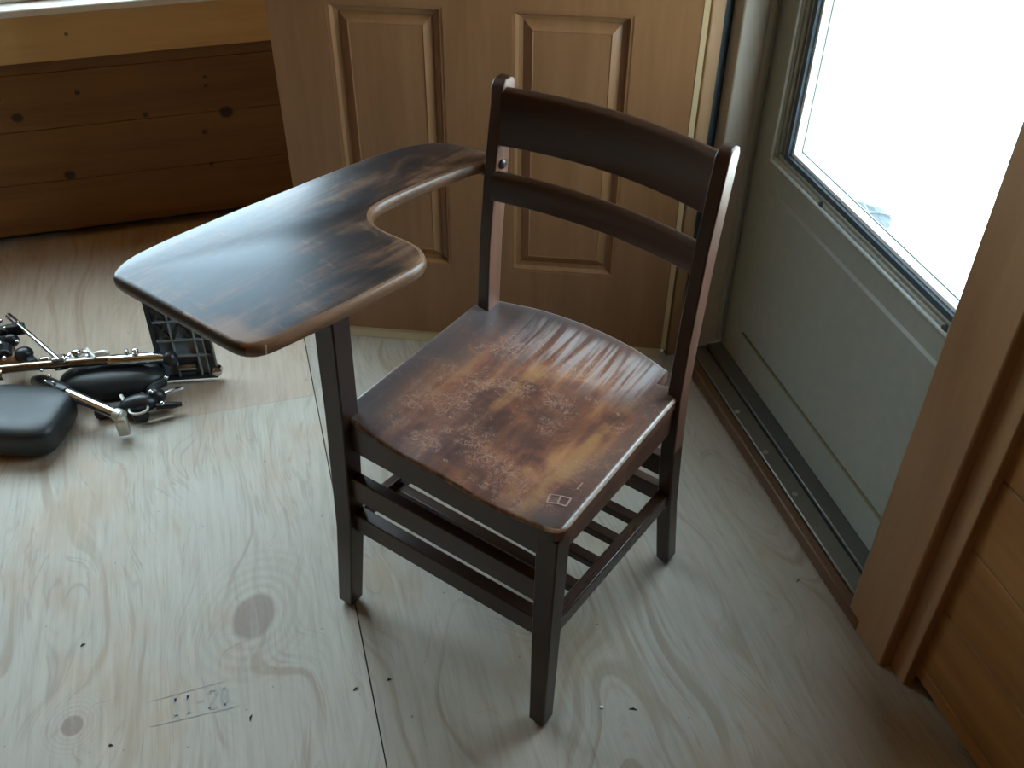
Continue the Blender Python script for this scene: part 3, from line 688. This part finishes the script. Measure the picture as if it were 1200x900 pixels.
B0 = (-.45, 1.76, 0)
lb = thing('wheelchair_leg_rest', 'wheelchair leg rest with large black padded calf cushion, nearest the left picture edge', 'leg rest', B0)
bm = B(); ball(bm, (-.570, 1.768, .040), .106, .084, .040, .5, -.35, 44, 24); P('calf_pad', bm, VN, lb, B0, 'large black vinyl calf pad')
bm = B(); tube(bm, [(-.548, 1.897, .036), (-.530, 1.880, .044), (-.478, 1.812, .062), (-.470, 1.803, .062)], [.012, .0165, .0165, .014], 14); P('tube_sleeve', bm, BK, lb, B0)
bm = B()
for c in ((-.520, 1.868, .083), (-.503, 1.846, .082), (-.512, 1.838, .075), (-.495, 1.826, .078)): ball(bm, c, .004, .004, .0035)
P('sleeve_button', bm, CH, lb, B0)
bm = B(); tube(bm, [(-.480, 1.814, .062), (-.366, 1.708, .058)], .0115, 16); P('main_tube', bm, CH, lb, B0)
bm = B(); tube(bm, [(-.372, 1.714, .058), (-.356, 1.700, .057)], .014, 14); box(bm, -.374, -.350, 1.690, 1.712, .012, .055); P('end_clamp', bm, SV, lb, B0, bevel=.004)
bm = B(); ball(bm, (-.330, 1.765, .032), .040, .022, .022); ball(bm, (-.296, 1.778, .034), .022, .018, .020); tube(bm, [(-.312, 1.800, .03), (-.295, 1.818, .034), (-.272, 1.824, .036)], [.010, .012, .010], 10); box(bm, -.345, -.315, 1.735, 1.765, .004, .03); P('foot_bracket', bm, BK, lb, B0, bevel=.004)
for c in ((-.301, 1.772, .054), (-.271, 1.822, .047), (-.282, 1.752, .034)):
    bm = B(); ball(bm, c, .006, .006, .005); P('bracket_bolt', bm, CH, lb, B0)
bm = B(); tube(bm, [(-.33+.019*math.cos(t), 1.742+.015*math.sin(t), .036) for t in [2*math.pi*i/20 for i in range(20)]], .003, 8, closed=True); P('wire_loop', bm, SV, lb, B0)
bm = B(); tube(bm, [(-.292, 1.775, .036), (-.262, 1.788, .034), (-.240, 1.797, .030)], [.004, .0055, .0045], 10); P('chrome_pin', bm, CH, lb, B0)
bm = B(); tube(bm, [(-.296, 1.752, .028), (-.262, 1.752, .024), (-.244, 1.754, .022)], [.007, .008, .005], 10); P('pivot_pin', bm, BK, lb, B0)
bm = B(); tube(bm, [(-.315, 1.728, .008), (-.265, 1.735, .008)], .0035, 8); P('bottom_wire', bm, SV, lb, B0)
bm = B(); tube(bm, [(-.366, 1.795, .038), (-.358, 1.768, .040)], .0045, 8); P('link_rod', bm, SV, lb, B0)
bm = B(); tube(bm, [(-.325, 1.805, .025), (-.322, 1.780, .045)], .0045, 8); P('link_rod', bm, SV, lb, B0)
bm = B(); ball(bm, (-.412, 1.775, .035), .010, .009, .016); P('pad_bolt', bm, CH, lb, B0)
bm = B(); box(bm, -.425, -.345, 1.765, 1.795, .004, .028); P('dark_brown_block', bm, plain('very_dark_brown', (.030, .018, .010), .7), lb, B0, bevel=.008)  # flat dark brown block beside the tube and calf pad

# ------------------------------------------------------------------ outside, behind the glass: a crumpled bluish sheet on the ground
GZ = -.25
bm = B()
rim_ = [(1.888, 2.606), (1.936, 2.537), (1.958, 2.492), (1.974, 2.430), (1.935, 2.385), (1.904, 2.380), (1.894, 2.440), (1.906, 2.505), (1.902, 2.545)]
lo = [bm.verts.new((x, y, GZ)) for x, y in rim_]; cx, cy = 1.925, 2.46
hi = [bm.verts.new((cx+(x-cx)*.86, cy+(y-cy)*.9, GZ+.008+.010*((i*7) % 3)/2)) for i, (x, y) in enumerate(rim_)]
mid = bm.verts.new((cx, cy+.02, GZ+.026))
for i in range(len(rim_)):
    k = (i+1) % len(rim_); bm.faces.new((lo[i], lo[k], hi[k], hi[i])); bm.faces.new((hi[i], hi[k], mid))
bm.faces.new(lo[::-1])
TB = (1.925, 2.46, GZ)
tr = thing('crumpled_sheet', 'small crumpled blue grey sheet on the bright ground outside the glass door', 'sheet', TB)
obj('sheet_body', bm, plain('blue_grey_tarp', (.013, .021, .029), .6), tr, smooth=False, off=TB)
bm = B(); tube(bm, [(1.928, 2.545, GZ+.012), (1.912, 2.510, GZ+.020), (1.902, 2.470, GZ+.016), (1.925, 2.442, GZ+.026), (1.968, 2.432, GZ+.014)], .0035, 6)
obj('fold_edge', bm, plain('pale_fold', (.045, .058, .07), .6), tr, off=TB)

# ------------------------------------------------------------------ splinters and grit on the floor
DK = plain('dark_splinter', (.05, .035, .025), .8)
for i, (x, y, a, l, lab) in enumerate([(-.425, 1.181, .5, .008, 'tiny dark wood splinter left of the larger floor knot'), (-.374, .974, -.2, .007, 'tiny dark wood splinter in front of the smaller floor knot'),
        (.011, .974, .3, .009, 'tiny dark wood splinter just left of the floor seam'), (-.159, .966, 1.2, .010, 'tiny dark splinter below the stamped numbers'),
        (.438, .819, -.4, .013, 'tiny dark curved splinter right of the front chair leg foot'), (.067, .978, .2, .007, 'tiny dark splinter just right of the floor seam'),
        (.821, .987, .4, .008, 'tiny dark splinter on the floor near the door threshold')]):
    bm = B(); tube(bm, [(-l/2, 0, .0008), (0, l*.15, .0016), (l/2, 0, .0008)], [.0006, .0012, .0005], 6)
    o = tag(obj('wood_splinter', bm, DK), lab, 'splinter', 'wood splinters on the floor'); o.location = (x, y, 0); o.rotation_euler = (0, 0, a)
bm = B(); ball(bm, (0, 0, .0018), .0032, .0024, .0018); o = tag(obj('paint_chip', bm, plain('white_chip', (.85, .87, .88), .6)), 'tiny white paint chip on the floor right of the front chair leg', 'chip'); o.location = (.390, .836, 0)
